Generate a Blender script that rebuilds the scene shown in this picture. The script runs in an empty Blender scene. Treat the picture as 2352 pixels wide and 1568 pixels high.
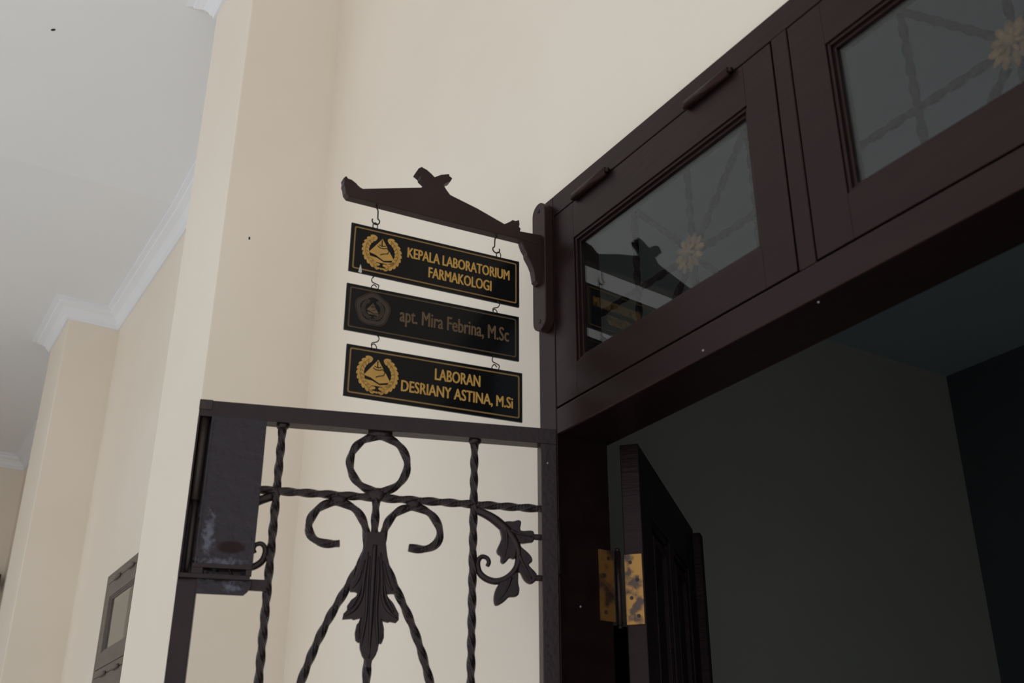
import bpy, bmesh, math, random
from mathutils import Matrix, Vector
random.seed(4)
S = bpy.context.scene
C = S.collection

# ------------------------------------------------------------------ camera
cam_d = bpy.data.cameras.new('camera')
cam = bpy.data.objects.new('camera', cam_d)
C.objects.link(cam)
cam_d.sensor_width = 36.0
cam_d.lens = 38.76
cam_d.clip_start = 0.02
Rm = Matrix(((0.85223822, -0.22202573, -0.47370307),
             (-0.52315296, -0.35995364, -0.77249231),
             (0.00100203, 0.90616663, -0.42291966)))
cam.matrix_world = Matrix.Translation((-1.1, 0, 1.5)) @ Rm.to_4x4()
cam_d.dof.use_dof = True
cam_d.dof.focus_distance = 2.9
cam_d.dof.aperture_fstop = 6.3
S.camera = cam

# ------------------------------------------------------------------ sky, sun, exposure
world = bpy.data.worlds.new('sky')
S.world = world
world.use_nodes = True
bg = world.node_tree.nodes['Background']
bg.inputs['Color'].default_value = (0.86, 0.93, 1.0, 1)
bg.inputs['Strength'].default_value = 0.75
sun_d = bpy.data.lights.new('sun', 'SUN')
sun_d.energy = 3.6
sun_d.angle = 0.3
sun_d.color = (1.0, 0.975, 0.94)
sun = bpy.data.objects.new('sun', sun_d)
C.objects.link(sun)
sun.rotation_euler = (math.radians(18), math.radians(-10), 0)
S.view_settings.view_transform = 'Standard'
S.view_settings.look = 'None'
S.view_settings.gamma = 1.0
S.view_settings.exposure = 0.19
S.view_settings.use_curve_mapping = False
S.cycles.use_denoising = True
S.cycles.max_bounces = 10
S.cycles.diffuse_bounces = 6


# ------------------------------------------------------------------ materials
def nodes_of(name):
    m = bpy.data.materials.new(name)
    m.use_nodes = True
    nt = m.node_tree
    return m, nt, nt.nodes['Principled BSDF']


def noise_mix(nt, c1, c2, scale, lo=0.35, hi=0.65, detail=5, stretch=(1, 1, 1)):
    tc = nt.nodes.new('ShaderNodeTexCoord')
    mp = nt.nodes.new('ShaderNodeMapping')
    mp.inputs['Scale'].default_value = stretch
    nz = nt.nodes.new('ShaderNodeTexNoise')
    nz.inputs['Scale'].default_value = scale
    nz.inputs['Detail'].default_value = detail
    rp = nt.nodes.new('ShaderNodeValToRGB')
    rp.color_ramp.elements[0].position = lo
    rp.color_ramp.elements[1].position = hi
    rp.color_ramp.elements[0].color = (*c1, 1)
    rp.color_ramp.elements[1].color = (*c2, 1)
    nt.links.new(tc.outputs['Object'], mp.inputs['Vector'])
    nt.links.new(mp.outputs['Vector'], nz.inputs['Vector'])
    nt.links.new(nz.outputs['Fac'], rp.inputs['Fac'])
    return rp, nz


def mat(name, c1, c2=None, scale=6, rough=0.5, spec=0.5, metal=0.0, bump=0.0, bscale=40,
        stretch=(1, 1, 1), lo=0.35, hi=0.65, rough2=None, tint=None):
    m, nt, b = nodes_of(name)
    b.inputs['Roughness'].default_value = rough
    b.inputs['Specular IOR Level'].default_value = spec
    b.inputs['Metallic'].default_value = metal
    if tint:
        b.inputs['Specular Tint'].default_value = (*tint, 1)
    if c2 is None:
        c2 = tuple(v * 0.9 for v in c1)
    rp, nz = noise_mix(nt, c1, c2, scale, lo, hi, stretch=stretch)
    nt.links.new(rp.outputs['Color'], b.inputs['Base Color'])
    if rough2 is not None:
        mr = nt.nodes.new('ShaderNodeMapRange')
        mr.inputs['From Min'].default_value = 0.35
        mr.inputs['From Max'].default_value = 0.65
        mr.inputs['To Min'].default_value = rough
        mr.inputs['To Max'].default_value = rough2
        nt.links.new(nz.outputs['Fac'], mr.inputs['Value'])
        nt.links.new(mr.outputs['Result'], b.inputs['Roughness'])
    if bump > 0:
        tc = nt.nodes.new('ShaderNodeTexCoord')
        mp = nt.nodes.new('ShaderNodeMapping')
        mp.inputs['Scale'].default_value = stretch
        n2 = nt.nodes.new('ShaderNodeTexNoise')
        n2.inputs['Scale'].default_value = bscale
        n2.inputs['Detail'].default_value = 4
        bp = nt.nodes.new('ShaderNodeBump')
        bp.inputs['Strength'].default_value = bump
        bp.inputs['Distance'].default_value = 0.004
        nt.links.new(tc.outputs['Object'], mp.inputs['Vector'])
        nt.links.new(mp.outputs['Vector'], n2.inputs['Vector'])
        nt.links.new(n2.outputs['Fac'], bp.inputs['Height'])
        nt.links.new(bp.outputs['Normal'], b.inputs['Normal'])
    return m


M = {}
M['wall'] = mat('cream_wall_paint', (0.80, 0.715, 0.615), (0.775, 0.69, 0.585), 1.6, 0.55, 0.3, bump=0.05, bscale=9)
M['ceil'] = mat('white_ceiling_paint', (0.80, 0.81, 0.835), (0.78, 0.79, 0.815), 0.8, 0.8, 0.2)
M['cornice'] = mat('white_cornice_plaster', (0.79, 0.80, 0.83), (0.77, 0.78, 0.81), 3, 0.6, 0.3)
M['floor'] = mat('pale_floor_tile', (0.58, 0.57, 0.56), (0.54, 0.53, 0.52), 3, 0.35, 0.5)
M['ground'] = mat('pale_paving', (0.54, 0.54, 0.53), (0.48, 0.48, 0.47), 0.7, 0.9, 0.2)
M['wood'] = mat('dark_brown_gloss_wood', (0.0105, 0.0055, 0.0050), (0.008, 0.004, 0.0037), 5, 0.36, 0.28, bump=0.12,
                bscale=14, stretch=(6, 1, 6), tint=(1, 0.62, 0.60))
M['carved'] = mat('dark_brown_carved_wood', (0.020, 0.0105, 0.0095), (0.015, 0.008, 0.0075), 9, 0.42, 0.3, bump=0.08, bscale=30, tint=(1, 0.75, 0.74))
M['door'] = mat('dark_brown_door_wood', (0.016, 0.009, 0.009), (0.009, 0.005, 0.005), 3, 0.42, 0.25, bump=0.3,
                bscale=16, stretch=(1, 1, 9), tint=(1, 0.75, 0.78))
M['iron'] = mat('black_brown_iron_paint', (0.0150, 0.0095, 0.0095), (0.010, 0.0065, 0.0068), 30, 0.36, 0.38, bump=0.22, bscale=120, tint=(1, 0.80, 0.80))
M['rod'] = mat('rusty_brown_iron', (0.040, 0.022, 0.015), (0.014, 0.009, 0.008), 22, 0.5, 0.4, bump=0.3, bscale=90,
               stretch=(1, 1, 0.15))
M['wire'] = mat('dark_wire', (0.03, 0.025, 0.022), (0.02, 0.017, 0.015), 30, 0.45, 0.5, metal=0.6)
M['black'] = mat('black_acrylic', (0.0045, 0.0045, 0.0048), (0.0035, 0.0035, 0.0038), 5, 0.12, 0.16)
M['gold'] = mat('gold_print', (0.50, 0.285, 0.068), (0.44, 0.24, 0.055), 60, 0.5, 0.3)
M['goldline'] = mat('gold_border_print', (0.25, 0.14, 0.045), (0.21, 0.12, 0.04), 40, 0.5, 0.3)
M['bronze'] = mat('dull_bronze_print', (0.120, 0.073, 0.035), (0.100, 0.060, 0.029), 40, 0.5, 0.3)
M['bronze_dim'] = mat('faded_bronze_print', (0.045, 0.030, 0.019), (0.036, 0.024, 0.016), 40, 0.5, 0.3)
M['bronze_line'] = mat('bronze_border_print', (0.085, 0.056, 0.030), (0.07, 0.046, 0.025), 40, 0.5, 0.2)
M['brass'] = mat('worn_brass_hinge', (0.50, 0.25, 0.06), (0.10, 0.06, 0.045), 32, 0.45, 0.5, metal=0.3, lo=0.5, hi=0.6)
M['rosette'] = mat('old_brass_rosette', (0.19, 0.115, 0.05), (0.09, 0.052, 0.024), 60, 0.6, 0.1, metal=0.0, bump=0.6, bscale=160)
M['grille'] = mat('brown_grille_iron', (0.006, 0.003, 0.003), (0.005, 0.0025, 0.0025), 20, 0.6, 0.08)
M['brass_shaded'] = mat('shaded_brass_hinge', (0.13, 0.060, 0.014), (0.03, 0.015, 0.01), 25, 0.5, 0.3, lo=0.5, hi=0.62)  # jamb leaf: brass darkened to paint in the shade it stands in
M['speck'] = mat('dark_speck', (0.02, 0.015, 0.012), None, 5, 0.7)
M['paint_fleck'] = mat('pale_paint_fleck', (0.30, 0.28, 0.26), None, 5, 0.7)
M['white'] = mat('white_mark', (0.62, 0.60, 0.55), (0.4, 0.38, 0.34), 200, 0.6)
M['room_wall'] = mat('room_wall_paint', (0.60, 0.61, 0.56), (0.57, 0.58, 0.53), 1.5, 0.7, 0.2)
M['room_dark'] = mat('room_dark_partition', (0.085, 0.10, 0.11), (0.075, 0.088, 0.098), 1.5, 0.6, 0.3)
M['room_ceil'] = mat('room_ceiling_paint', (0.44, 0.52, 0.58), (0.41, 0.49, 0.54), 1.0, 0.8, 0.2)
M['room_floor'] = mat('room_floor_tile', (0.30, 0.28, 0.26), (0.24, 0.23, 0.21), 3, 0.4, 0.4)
M['fitting'] = mat('grey_fitting', (0.35, 0.34, 0.31), None, 8, 0.5)
M['wood_far'] = mat('brown_grey_window_wood', (0.150, 0.122, 0.105), (0.125, 0.100, 0.087), 6, 0.45, 0.5, bump=0.1,
                    bscale=14, stretch=(6, 1, 6))


def plate_material():
    # gloss paint over sheet steel, one rusty patch of its own shape, uneven brushed coat
    m, nt, b = nodes_of('lock_plate_paint')
    tc = nt.nodes.new('ShaderNodeTexCoord')
    n1 = nt.nodes.new('ShaderNodeTexNoise')
    n1.inputs['Scale'].default_value = 38
    n1.inputs['Detail'].default_value = 6
    nt.links.new(tc.outputs['Object'], n1.inputs['Vector'])
    mp = nt.nodes.new('ShaderNodeMapping')          # patch around (-0.567, 0, 1.967)
    mp.inputs['Location'].default_value = (0.567 * 40, 0, -1.967 * 75)
    mp.inputs['Scale'].default_value = (40, 1, 75)
    nt.links.new(tc.outputs['Object'], mp.inputs['Vector'])
    ln = nt.nodes.new('ShaderNodeVectorMath')
    ln.operation = 'LENGTH'
    nt.links.new(mp.outputs['Vector'], ln.inputs[0])
    ad = nt.nodes.new('ShaderNodeMath')
    ad.operation = 'ADD'
    nt.links.new(ln.outputs['Value'], ad.inputs[0])
    nt.links.new(n1.outputs['Fac'], ad.inputs[1])
    rp = nt.nodes.new('ShaderNodeValToRGB')
    e = rp.color_ramp.elements
    e[0].position = 0.75
    e[0].color = (0.014, 0.0055, 0.0035, 1)
    e[1].position = 1.0
    e[1].color = (0.016, 0.0115, 0.013, 1)
    b.inputs['Specular IOR Level'].default_value = 0.36
    b.inputs['Specular Tint'].default_value = (1.0, 0.90, 0.98, 1)
    hf = nt.nodes.new('ShaderNodeMath')
    hf.operation = 'MULTIPLY'
    hf.inputs[1].default_value = 0.62
    nt.links.new(ad.outputs[0], hf.inputs[0])
    nt.links.new(hf.outputs[0], rp.inputs['Fac'])
    nt.links.new(rp.outputs['Color'], b.inputs['Base Color'])
    rr = nt.nodes.new('ShaderNodeMapRange')
    rr.inputs['From Min'].default_value = 0.7
    rr.inputs['From Max'].default_value = 1.0
    rr.inputs['To Min'].default_value = 0.8
    rr.inputs['To Max'].default_value = 0.20
    nt.links.new(hf.outputs[0], rr.inputs['Value'])
    nt.links.new(rr.outputs['Result'], b.inputs['Roughness'])
    # bluish reflections painted in as a few pale metallic patches
    last = None
    for cx, cz, rx, rz in ((-0.606, 1.985, 0.013, 0.050), (-0.578, 1.942, 0.050, 0.010), (-0.560, 1.902, 0.022, 0.013),
                           (-0.560, 1.925, 0.040, 0.008)):
        q = nt.nodes.new('ShaderNodeMapping')
        q.inputs['Location'].default_value = (-cx / rx, 0, -cz / rz)
        q.inputs['Scale'].default_value = (1 / rx, 0.0, 1 / rz)
        nt.links.new(tc.outputs['Object'], q.inputs['Vector'])
        le = nt.nodes.new('ShaderNodeVectorMath')
        le.operation = 'LENGTH'
        nt.links.new(q.outputs['Vector'], le.inputs[0])
        if last is None:
            last = le.outputs['Value']
        else:
            mn = nt.nodes.new('ShaderNodeMath')
            mn.operation = 'MINIMUM'
            nt.links.new(last, mn.inputs[0])
            nt.links.new(le.outputs['Value'], mn.inputs[1])
            last = mn.outputs[0]
    nw = nt.nodes.new('ShaderNodeTexNoise')
    nw.inputs['Scale'].default_value = 140
    nw.inputs['Detail'].default_value = 4
    nt.links.new(tc.outputs['Object'], nw.inputs['Vector'])
    ma = nt.nodes.new('ShaderNodeMath')
    ma.operation = 'MULTIPLY_ADD'                    # noise * 2.4 + distance
    ma.inputs[1].default_value = 2.4
    nt.links.new(nw.outputs['Fac'], ma.inputs[0])
    nt.links.new(last, ma.inputs[2])
    wm = nt.nodes.new('ShaderNodeMapRange')
    wm.inputs['From Min'].default_value = 2.0
    wm.inputs['From Max'].default_value = 1.35
    wm.inputs['To Min'].default_value = 0.0
    wm.inputs['To Max'].default_value = 0.42
    nt.links.new(ma.outputs[0], wm.inputs['Value'])
    mx_ = nt.nodes.new('ShaderNodeMix')
    mx_.data_type = 'RGBA'
    mx_.inputs[7].default_value = (0.20, 0.21, 0.26, 1)
    nt.links.new(wm.outputs['Result'], mx_.inputs[0])
    nt.links.new(rp.outputs['Color'], mx_.inputs[6])
    nt.links.new(mx_.outputs[2], b.inputs['Base Color'])
    nt.links.new(wm.outputs['Result'], b.inputs['Metallic'])
    n2 = nt.nodes.new('ShaderNodeTexNoise')
    n2.inputs['Scale'].default_value = 60
    n2.inputs['Detail'].default_value = 5
    nt.links.new(tc.outputs['Object'], n2.inputs['Vector'])
    bp = nt.nodes.new('ShaderNodeBump')
    bp.inputs['Strength'].default_value = 0.9
    bp.inputs['Distance'].default_value = 0.006
    nt.links.new(n2.outputs['Fac'], bp.inputs['Height'])
    nt.links.new(bp.outputs['Normal'], b.inputs['Normal'])
    return m


M['plate'] = plate_material()


def glass_material():
    m, nt, b = nodes_of('window_glass')
    rp, nz = noise_mix(nt, (0.93, 0.97, 0.96), (0.96, 0.98, 0.98), 4)
    nt.links.new(rp.outputs['Color'], b.inputs['Base Color'])
    b.inputs['Transmission Weight'].default_value = 1.0
    b.inputs['Roughness'].default_value = 0.015
    b.inputs['IOR'].default_value = 1.40
    return m


M['glass'] = glass_material()


# ------------------------------------------------------------------ helpers
XF = {}


def _props(o, label=None, cat=None, group=None, kind=None):
    if label: o['label'] = label
    if cat: o['category'] = cat
    if group: o['group'] = group
    if kind: o['kind'] = kind
    return o


def thing(name, label, cat=None, loc=(0, 0, 0), rz=0.0, group=None, kind=None):
    o = bpy.data.objects.new(name, None)
    o.empty_display_size = 0.05
    o.location = loc
    o.rotation_euler = (0, 0, rz)
    C.objects.link(o)
    XF[o.name] = Matrix.Translation(loc) @ Matrix.Rotation(rz, 4, 'Z')
    return _props(o, label, cat, group, kind)


def link(name, bm, m, parent=None, world_coords=False, smooth=False, base=None):
    """one mesh object; world_coords: vertices given in world space under a placed root"""
    root = parent
    if parent is not None and world_coords:
        bm.transform(XF[parent.name].inverted())
    me = bpy.data.meshes.new(name)
    bmesh.ops.recalc_face_normals(bm, faces=bm.faces)
    bm.to_mesh(me)
    bm.free()
    if smooth:
        for p in me.polygons:
            p.use_smooth = True
    me.materials.append(M[m] if isinstance(m, str) else m)
    o = bpy.data.objects.new(name, me)
    if parent is not None:
        o.parent = parent
    C.objects.link(o)
    if parent is not None:
        XF[o.name] = XF[root.name]
    return o


def box(x0, x1, y0, y1, z0, z1, bev=0.0, bm=None):
    b = bmesh.new()
    vs = [b.verts.new((x, y, z)) for x in (x0, x1) for y in (y0, y1) for z in (z0, z1)]
    for f in ((0, 1, 3, 2), (4, 6, 7, 5), (0, 4, 5, 1), (2, 3, 7, 6), (0, 2, 6, 4), (1, 5, 7, 3)):
        b.faces.new([vs[i] for i in f])
    if bev > 0:
        bmesh.ops.bevel(b, geom=b.edges[:], offset=bev, segments=2, affect='EDGES', profile=0.5)
    if bm is None:
        return b
    return join(bm, b)


def join(a, b):
    me = bpy.data.meshes.new('tmp')
    b.to_mesh(me)
    b.free()
    a.from_mesh(me)
    bpy.data.meshes.remove(me)
    return a


def prism(pts, y0, y1, bev=0.0, axis='y', holes=None):
    """polygon (a, z) in the local x-z plane, extruded between y0 and y1"""
    b = bmesh.new()
    def P(p, h):
        return (p[0], h, p[1]) if axis == 'y' else (h, p[0], p[1])
    lo = [b.verts.new(P(p, y0)) for p in pts]
    hi = [b.verts.new(P(p, y1)) for p in pts]
    n = len(pts)
    b.faces.new(lo)
    b.faces.new(hi[::-1])
    for i in range(n):
        b.faces.new((lo[i], hi[i], hi[(i + 1) % n], lo[(i + 1) % n]))
    bmesh.ops.recalc_face_normals(b, faces=b.faces)
    if bev > 0:
        edges = [e for e in b.edges if len(e.link_faces) == 2 and any(len(f.verts) > 4 for f in e.link_faces)]
        try:
            bmesh.ops.bevel(b, geom=edges, offset=bev, segments=2, affect='EDGES', profile=0.5)
        except Exception:
            pass
    bmesh.ops.triangulate(b, faces=[f for f in b.faces if len(f.verts) > 4])
    return b


def resample(pts, step):
    P = [Vector(p) for p in pts]
    L = [0]
    for i in range(1, len(P)):
        L.append(L[-1] + (P[i] - P[i - 1]).length)
    n = max(2, int(round(L[-1] / step)) + 1)
    out = []
    j = 0
    for k in range(n):
        d = L[-1] * k / (n - 1)
        while j < len(P) - 2 and L[j + 1] < d:
            j += 1
        t = (d - L[j]) / max(1e-9, L[j + 1] - L[j])
        out.append(P[j].lerp(P[j + 1], min(1, max(0, t))))
    return out


def spline(pts, sub=6, closed=False):
    P = [Vector(p) for p in pts]
    n = len(P)
    out = []
    rng = n if closed else n - 1
    for i in range(rng):
        p0 = P[(i - 1) % n] if (closed or i > 0) else P[0] * 2 - P[1]
        p1 = P[i]
        p2 = P[(i + 1) % n]
        p3 = P[(i + 2) % n] if (closed or i + 2 < n) else P[-1] * 2 - P[-2]
        for k in range(sub):
            t = k / sub
            out.append(0.5 * ((2 * p1) + (p2 - p0) * t + (2 * p0 - 5 * p1 + 4 * p2 - p3) * t * t
                              + (3 * p1 - p0 - 3 * p2 + p3) * t ** 3))
    if not closed:
        out.append(P[-1])
    return out


def sweep(path, rad, sides=4, twist=0.0, normal=Vector((0, 1, 0)), closed=False, caps=True, phase=math.pi / 4, flat=1.0, soft=0.0):
    """tube along a path that lies across `normal`; twist in radians per metre; rad may be a list"""
    P = [Vector(p) for p in path]
    n = len(P)
    b = bmesh.new()
    rings = []
    dist = 0
    for i, p in enumerate(P):
        if i: dist += (p - P[i - 1]).length
        if closed:
            t = P[(i + 1) % n] - P[(i - 1) % n]
        else:
            t = P[min(i + 1, n - 1)] - P[max(i - 1, 0)]
        t.normalize()
        nn = normal - t * normal.dot(t)
        if nn.length < 1e-4:
            nn = Vector((1, 0, 0)) - t * t.x
        nn.normalize()
        s = t.cross(nn)
        r = rad[i] if isinstance(rad, (list, tuple)) else rad
        ring = []
        for k in range(sides):
            a = phase + 2 * math.pi * k / sides + twist * dist
            q = r * (1.0 if not soft or k % 2 == 0 else soft)
            ring.append(b.verts.new(p + s * (math.cos(a) * q) + nn * (math.sin(a) * q * flat)))
        rings.append(ring)
    m = n if closed else n - 1
    for i in range(m):
        a, c = rings[i], rings[(i + 1) % n]
        for k in range(sides):
            b.faces.new((a[k], a[(k + 1) % sides], c[(k + 1) % sides], c[k]))
    if caps and not closed:
        b.faces.new(rings[0][::-1])
        b.faces.new(rings[-1])
    return b


TW = math.radians(90) / 0.036


def twisted(path, r=0.0078, step=0.006, closed=False):
    p = resample(path, step)
    tw = TW
    if closed:
        p = p[:-1]
        L = step * len(p)
        tw = round(TW * L / (math.pi / 2)) * (math.pi / 2) / L
    return sweep(p, r, 8, tw, closed=closed, soft=0.80)


def lump(x, y, z, rx, ry, rz):
    b = bmesh.new()
    bmesh.ops.create_icosphere(b, subdivisions=3, radius=1.0)
    for v in b.verts:
        n = 1 + 0.10 * math.sin(7 * v.co.x + 3 * v.co.z) * math.cos(5 * v.co.y + 4 * v.co.z)
        v.co = Vector((x + v.co.x * rx * n, y + v.co.y * ry * n, z + v.co.z * rz * n))
    return b


def cyl(p0, p1, r, sides=14):
    p0, p1 = Vector(p0), Vector(p1)
    n = Vector((0, 1, 0)) if abs((p1 - p0).normalized().y) < 0.9 else Vector((1, 0, 0))
    return sweep([p0, p1], r, sides, normal=n)


def solid_wall(axis, c0, c1, a0, a1, z0, z1, holes):
    """wall slab with rectangular holes (a0,a1,z0,z1) left open; axis 'x' = slab across x from c0 to c1"""
    As = sorted({a0, a1, *[h[0] for h in holes], *[h[1] for h in holes]})
    Zs = sorted({z0, z1, *[h[2] for h in holes], *[h[3] for h in holes]})
    As = [a for a in As if a0 <= a <= a1]
    Zs = [z for z in Zs if z0 <= z <= z1]
    b = bmesh.new()
    V = {}
    def v(i, j, k):
        if (i, j, k) not in V:
            c = c1 if k else c0
            V[(i, j, k)] = b.verts.new((c, As[i], Zs[j]) if axis == 'x' else (As[i], c, Zs[j]))
        return V[(i, j, k)]
    def filled(i, j):
        if i < 0 or j < 0 or i >= len(As) - 1 or j >= len(Zs) - 1:
            return False
        ca, cz = (As[i] + As[i + 1]) / 2, (Zs[j] + Zs[j + 1]) / 2
        return not any(h[0] < ca < h[1] and h[2] < cz < h[3] for h in holes)
    for i in range(len(As) - 1):
        for j in range(len(Zs) - 1):
            if not filled(i, j):
                continue
            for k in (0, 1):
                b.faces.new([v(i, j, k), v(i + 1, j, k), v(i + 1, j + 1, k), v(i, j + 1, k)])
            if not filled(i - 1, j): b.faces.new([v(i, j, 0), v(i, j + 1, 0), v(i, j + 1, 1), v(i, j, 1)])
            if not filled(i + 1, j): b.faces.new([v(i + 1, j, 0), v(i + 1, j + 1, 0), v(i + 1, j + 1, 1), v(i + 1, j, 1)])
            if not filled(i, j - 1): b.faces.new([v(i, j, 0), v(i + 1, j, 0), v(i + 1, j, 1), v(i, j, 1)])
            if not filled(i, j + 1): b.faces.new([v(i, j + 1, 0), v(i + 1, j + 1, 0), v(i + 1, j + 1, 1), v(i, j + 1, 1)])
    return b


# ------------------------------------------------------------------ the building
WX = 0.012                    # plaster face of the long wall; the door frame stands 12 mm proud of it
CZ = 4.455                    # veranda ceiling


def dz(y):                    # the ceiling rises slightly towards the porch
    t = min(1.0, max(0.0, (4.9 - y) / 1.5))
    return 0.16 * t


DOOR = (0.235, 1.690, 0.0, 2.752)
WIN = (4.15, 5.463, 0.95, 2.703)

o = link('wall_right', solid_wall('x', WX, 0.15, -5.0, 9.6, 0.0, 4.75, [DOOR, WIN]), 'wall')
_props(o, 'cream plastered long veranda wall behind the hanging name boards', kind='structure')

o = link('ground', box(-40, 0.15, -30, 40, -0.45, -0.3), 'ground')
_props(o, 'pale paved ground outside the veranda', kind='structure')
o = link('floor', box(-2.7, 0.15, -1.5, 9.6, -0.3, 0.0), 'floor')
_props(o, 'pale tiled veranda floor', kind='structure')

b = bmesh.new()
ys = [-1.5, 0.0, 3.0, 3.4, 3.7, 4.0, 4.3, 4.6, 4.9, 6.0, 9.6]
prev = None
for y in ys:
    q = [b.verts.new((x, y, z + dz(y))) for x, z in ((-3.1, CZ), (WX + 0.02, CZ), (WX + 0.02, CZ + 0.15), (-3.1, CZ + 0.15))]
    if prev:
        for k in range(4):
            b.faces.new((prev[k], prev[(k + 1) % 4], q[(k + 1) % 4], q[k]))
    else:
        b.faces.new(q)
    prev = q
b.faces.new(prev[::-1])
o = link('ceiling', b, 'ceil')
_props(o, 'flat white painted veranda ceiling', kind='structure')

o = link('wall_end', box(-3.0, WX, 9.45, 9.6, 0, CZ), 'wall')
_props(o, 'cream wall closing the far end of the veranda', kind='structure')
o = link('wall_left_occluder', box(-2.9, -2.7, 7.3, 9.45, 0, CZ), 'wall')  # out of view, added to block daylight from the far end
_props(o, 'unseen cream wall added to darken the far part of the open veranda side', kind='structure')

P1 = (-0.314, 3.02, 3.52)
P2 = (-0.278, 6.325, 6.87)
for (px, y0, y1), lab in ((P1, 'cream pilaster beside the dark door frame'), (P2, 'cream pilaster farther along, past the small window')):
    bb = box(px, WX + 0.06, y0, y1, 0, CZ + dz(y0) - 0.002, 0.004)
    o = link('pilaster', bb, 'wall')
    _props(o, lab, kind='structure')

# cornice: one moulding mitred round the wall and the pilasters
prof = [(0.0, 0.100), (0.012, 0.100), (0.014, 0.086), (0.022, 0.080), (0.030, 0.062), (0.046, 0.044), (0.066, 0.034),
        (0.076, 0.030), (0.079, 0.018), (0.094, 0.014), (0.102, 0.012), (0.102, 0.0), (0.0, 0.0)]
path = [(WX, -1.5), (WX, P1[1]), (P1[0], P1[1]), (P1[0], P1[2]), (WX, P1[2]), (WX, 4.2), (WX, 4.9), (WX, P2[1]), (P2[0], P2[1]),
        (P2[0], P2[2]), (WX, P2[2]), (WX, 9.45), (-2.7, 9.45)]
b = bmesh.new()
rings = []
for i, p in enumerate(path):
    p = Vector(p)
    def nrm(a, c):
        t = (Vector(c) - Vector(a)).normalized()
        return Vector((-t.y, t.x))
    if i == 0: off = nrm(path[0], path[1])
    elif i == len(path) - 1: off = nrm(path[-2], path[-1])
    else:
        n1, n2 = nrm(path[i - 1], path[i]), nrm(path[i], path[i + 1])
        off = (n1 + n2) / (1 + n1.dot(n2))
    rings.append([b.verts.new((p.x + off.x * q, p.y + off.y * q, CZ + dz(p.y) - d)) for q, d in prof])
for i in range(len(rings) - 1):
    for k in range(len(prof)):
        b.faces.new((rings[i][k], rings[i][(k + 1) % len(prof)], rings[i + 1][(k + 1) % len(prof)], rings[i + 1][k]))
b.faces.new(rings[0]); b.faces.new(rings[-1][::-1])
o = link('trim_1', b, 'cornice')
_props(o, 'white moulded plaster cornice stepping round the pilasters', kind='structure')

# dark laboratory room behind the door
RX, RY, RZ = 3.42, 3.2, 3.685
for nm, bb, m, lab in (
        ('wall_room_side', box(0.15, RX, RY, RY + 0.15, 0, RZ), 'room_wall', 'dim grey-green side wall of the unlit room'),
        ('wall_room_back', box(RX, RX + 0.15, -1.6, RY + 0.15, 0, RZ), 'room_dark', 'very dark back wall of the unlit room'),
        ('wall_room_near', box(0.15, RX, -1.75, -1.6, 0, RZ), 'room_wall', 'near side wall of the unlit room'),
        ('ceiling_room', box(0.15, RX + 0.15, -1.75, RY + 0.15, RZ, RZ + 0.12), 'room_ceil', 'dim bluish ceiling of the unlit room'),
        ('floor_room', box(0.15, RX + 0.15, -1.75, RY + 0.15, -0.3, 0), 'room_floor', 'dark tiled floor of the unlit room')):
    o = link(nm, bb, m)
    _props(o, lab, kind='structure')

# ------------------------------------------------------------------ door frame
FD = 0.118
fr = thing('trim_2', 'dark brown wooden door frame with two transom windows over it', loc=(0, 0.96, 0), kind='structure')
link('jamb', box(0, FD, 1.632, 1.690, 0, 2.752, 0.002), 'wood', fr, True)
link('jamb', box(0, FD, 0.235, 0.293, 0, 2.752, 0.002), 'wood', fr, True)
link('head_rail', box(0, FD, 0.293, 1.632, 2.703, 2.752, 0.002), 'wood', fr, True)
link('lintel', box(0, FD, 0.293, 1.632, 2.2215, 2.2755, 0.003), 'wood', fr, True)
link('mullion', box(0, FD, 0.956, 0.990, 2.2755, 2.703, 0.002), 'wood', fr, True)
for (x, y, z) in ((-0.0005, 1.208, 2.2335), (0.012, 0.972, 2.2212), (0.045, 1.6318, 1.905)):
    bb = bmesh.new()
    bmesh.ops.create_icosphere(bb, subdivisions=1, radius=0.0022, matrix=Matrix.Translation((x, y, z)))
    link('paint_fleck', bb, 'paint_fleck', fr, True)


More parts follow.
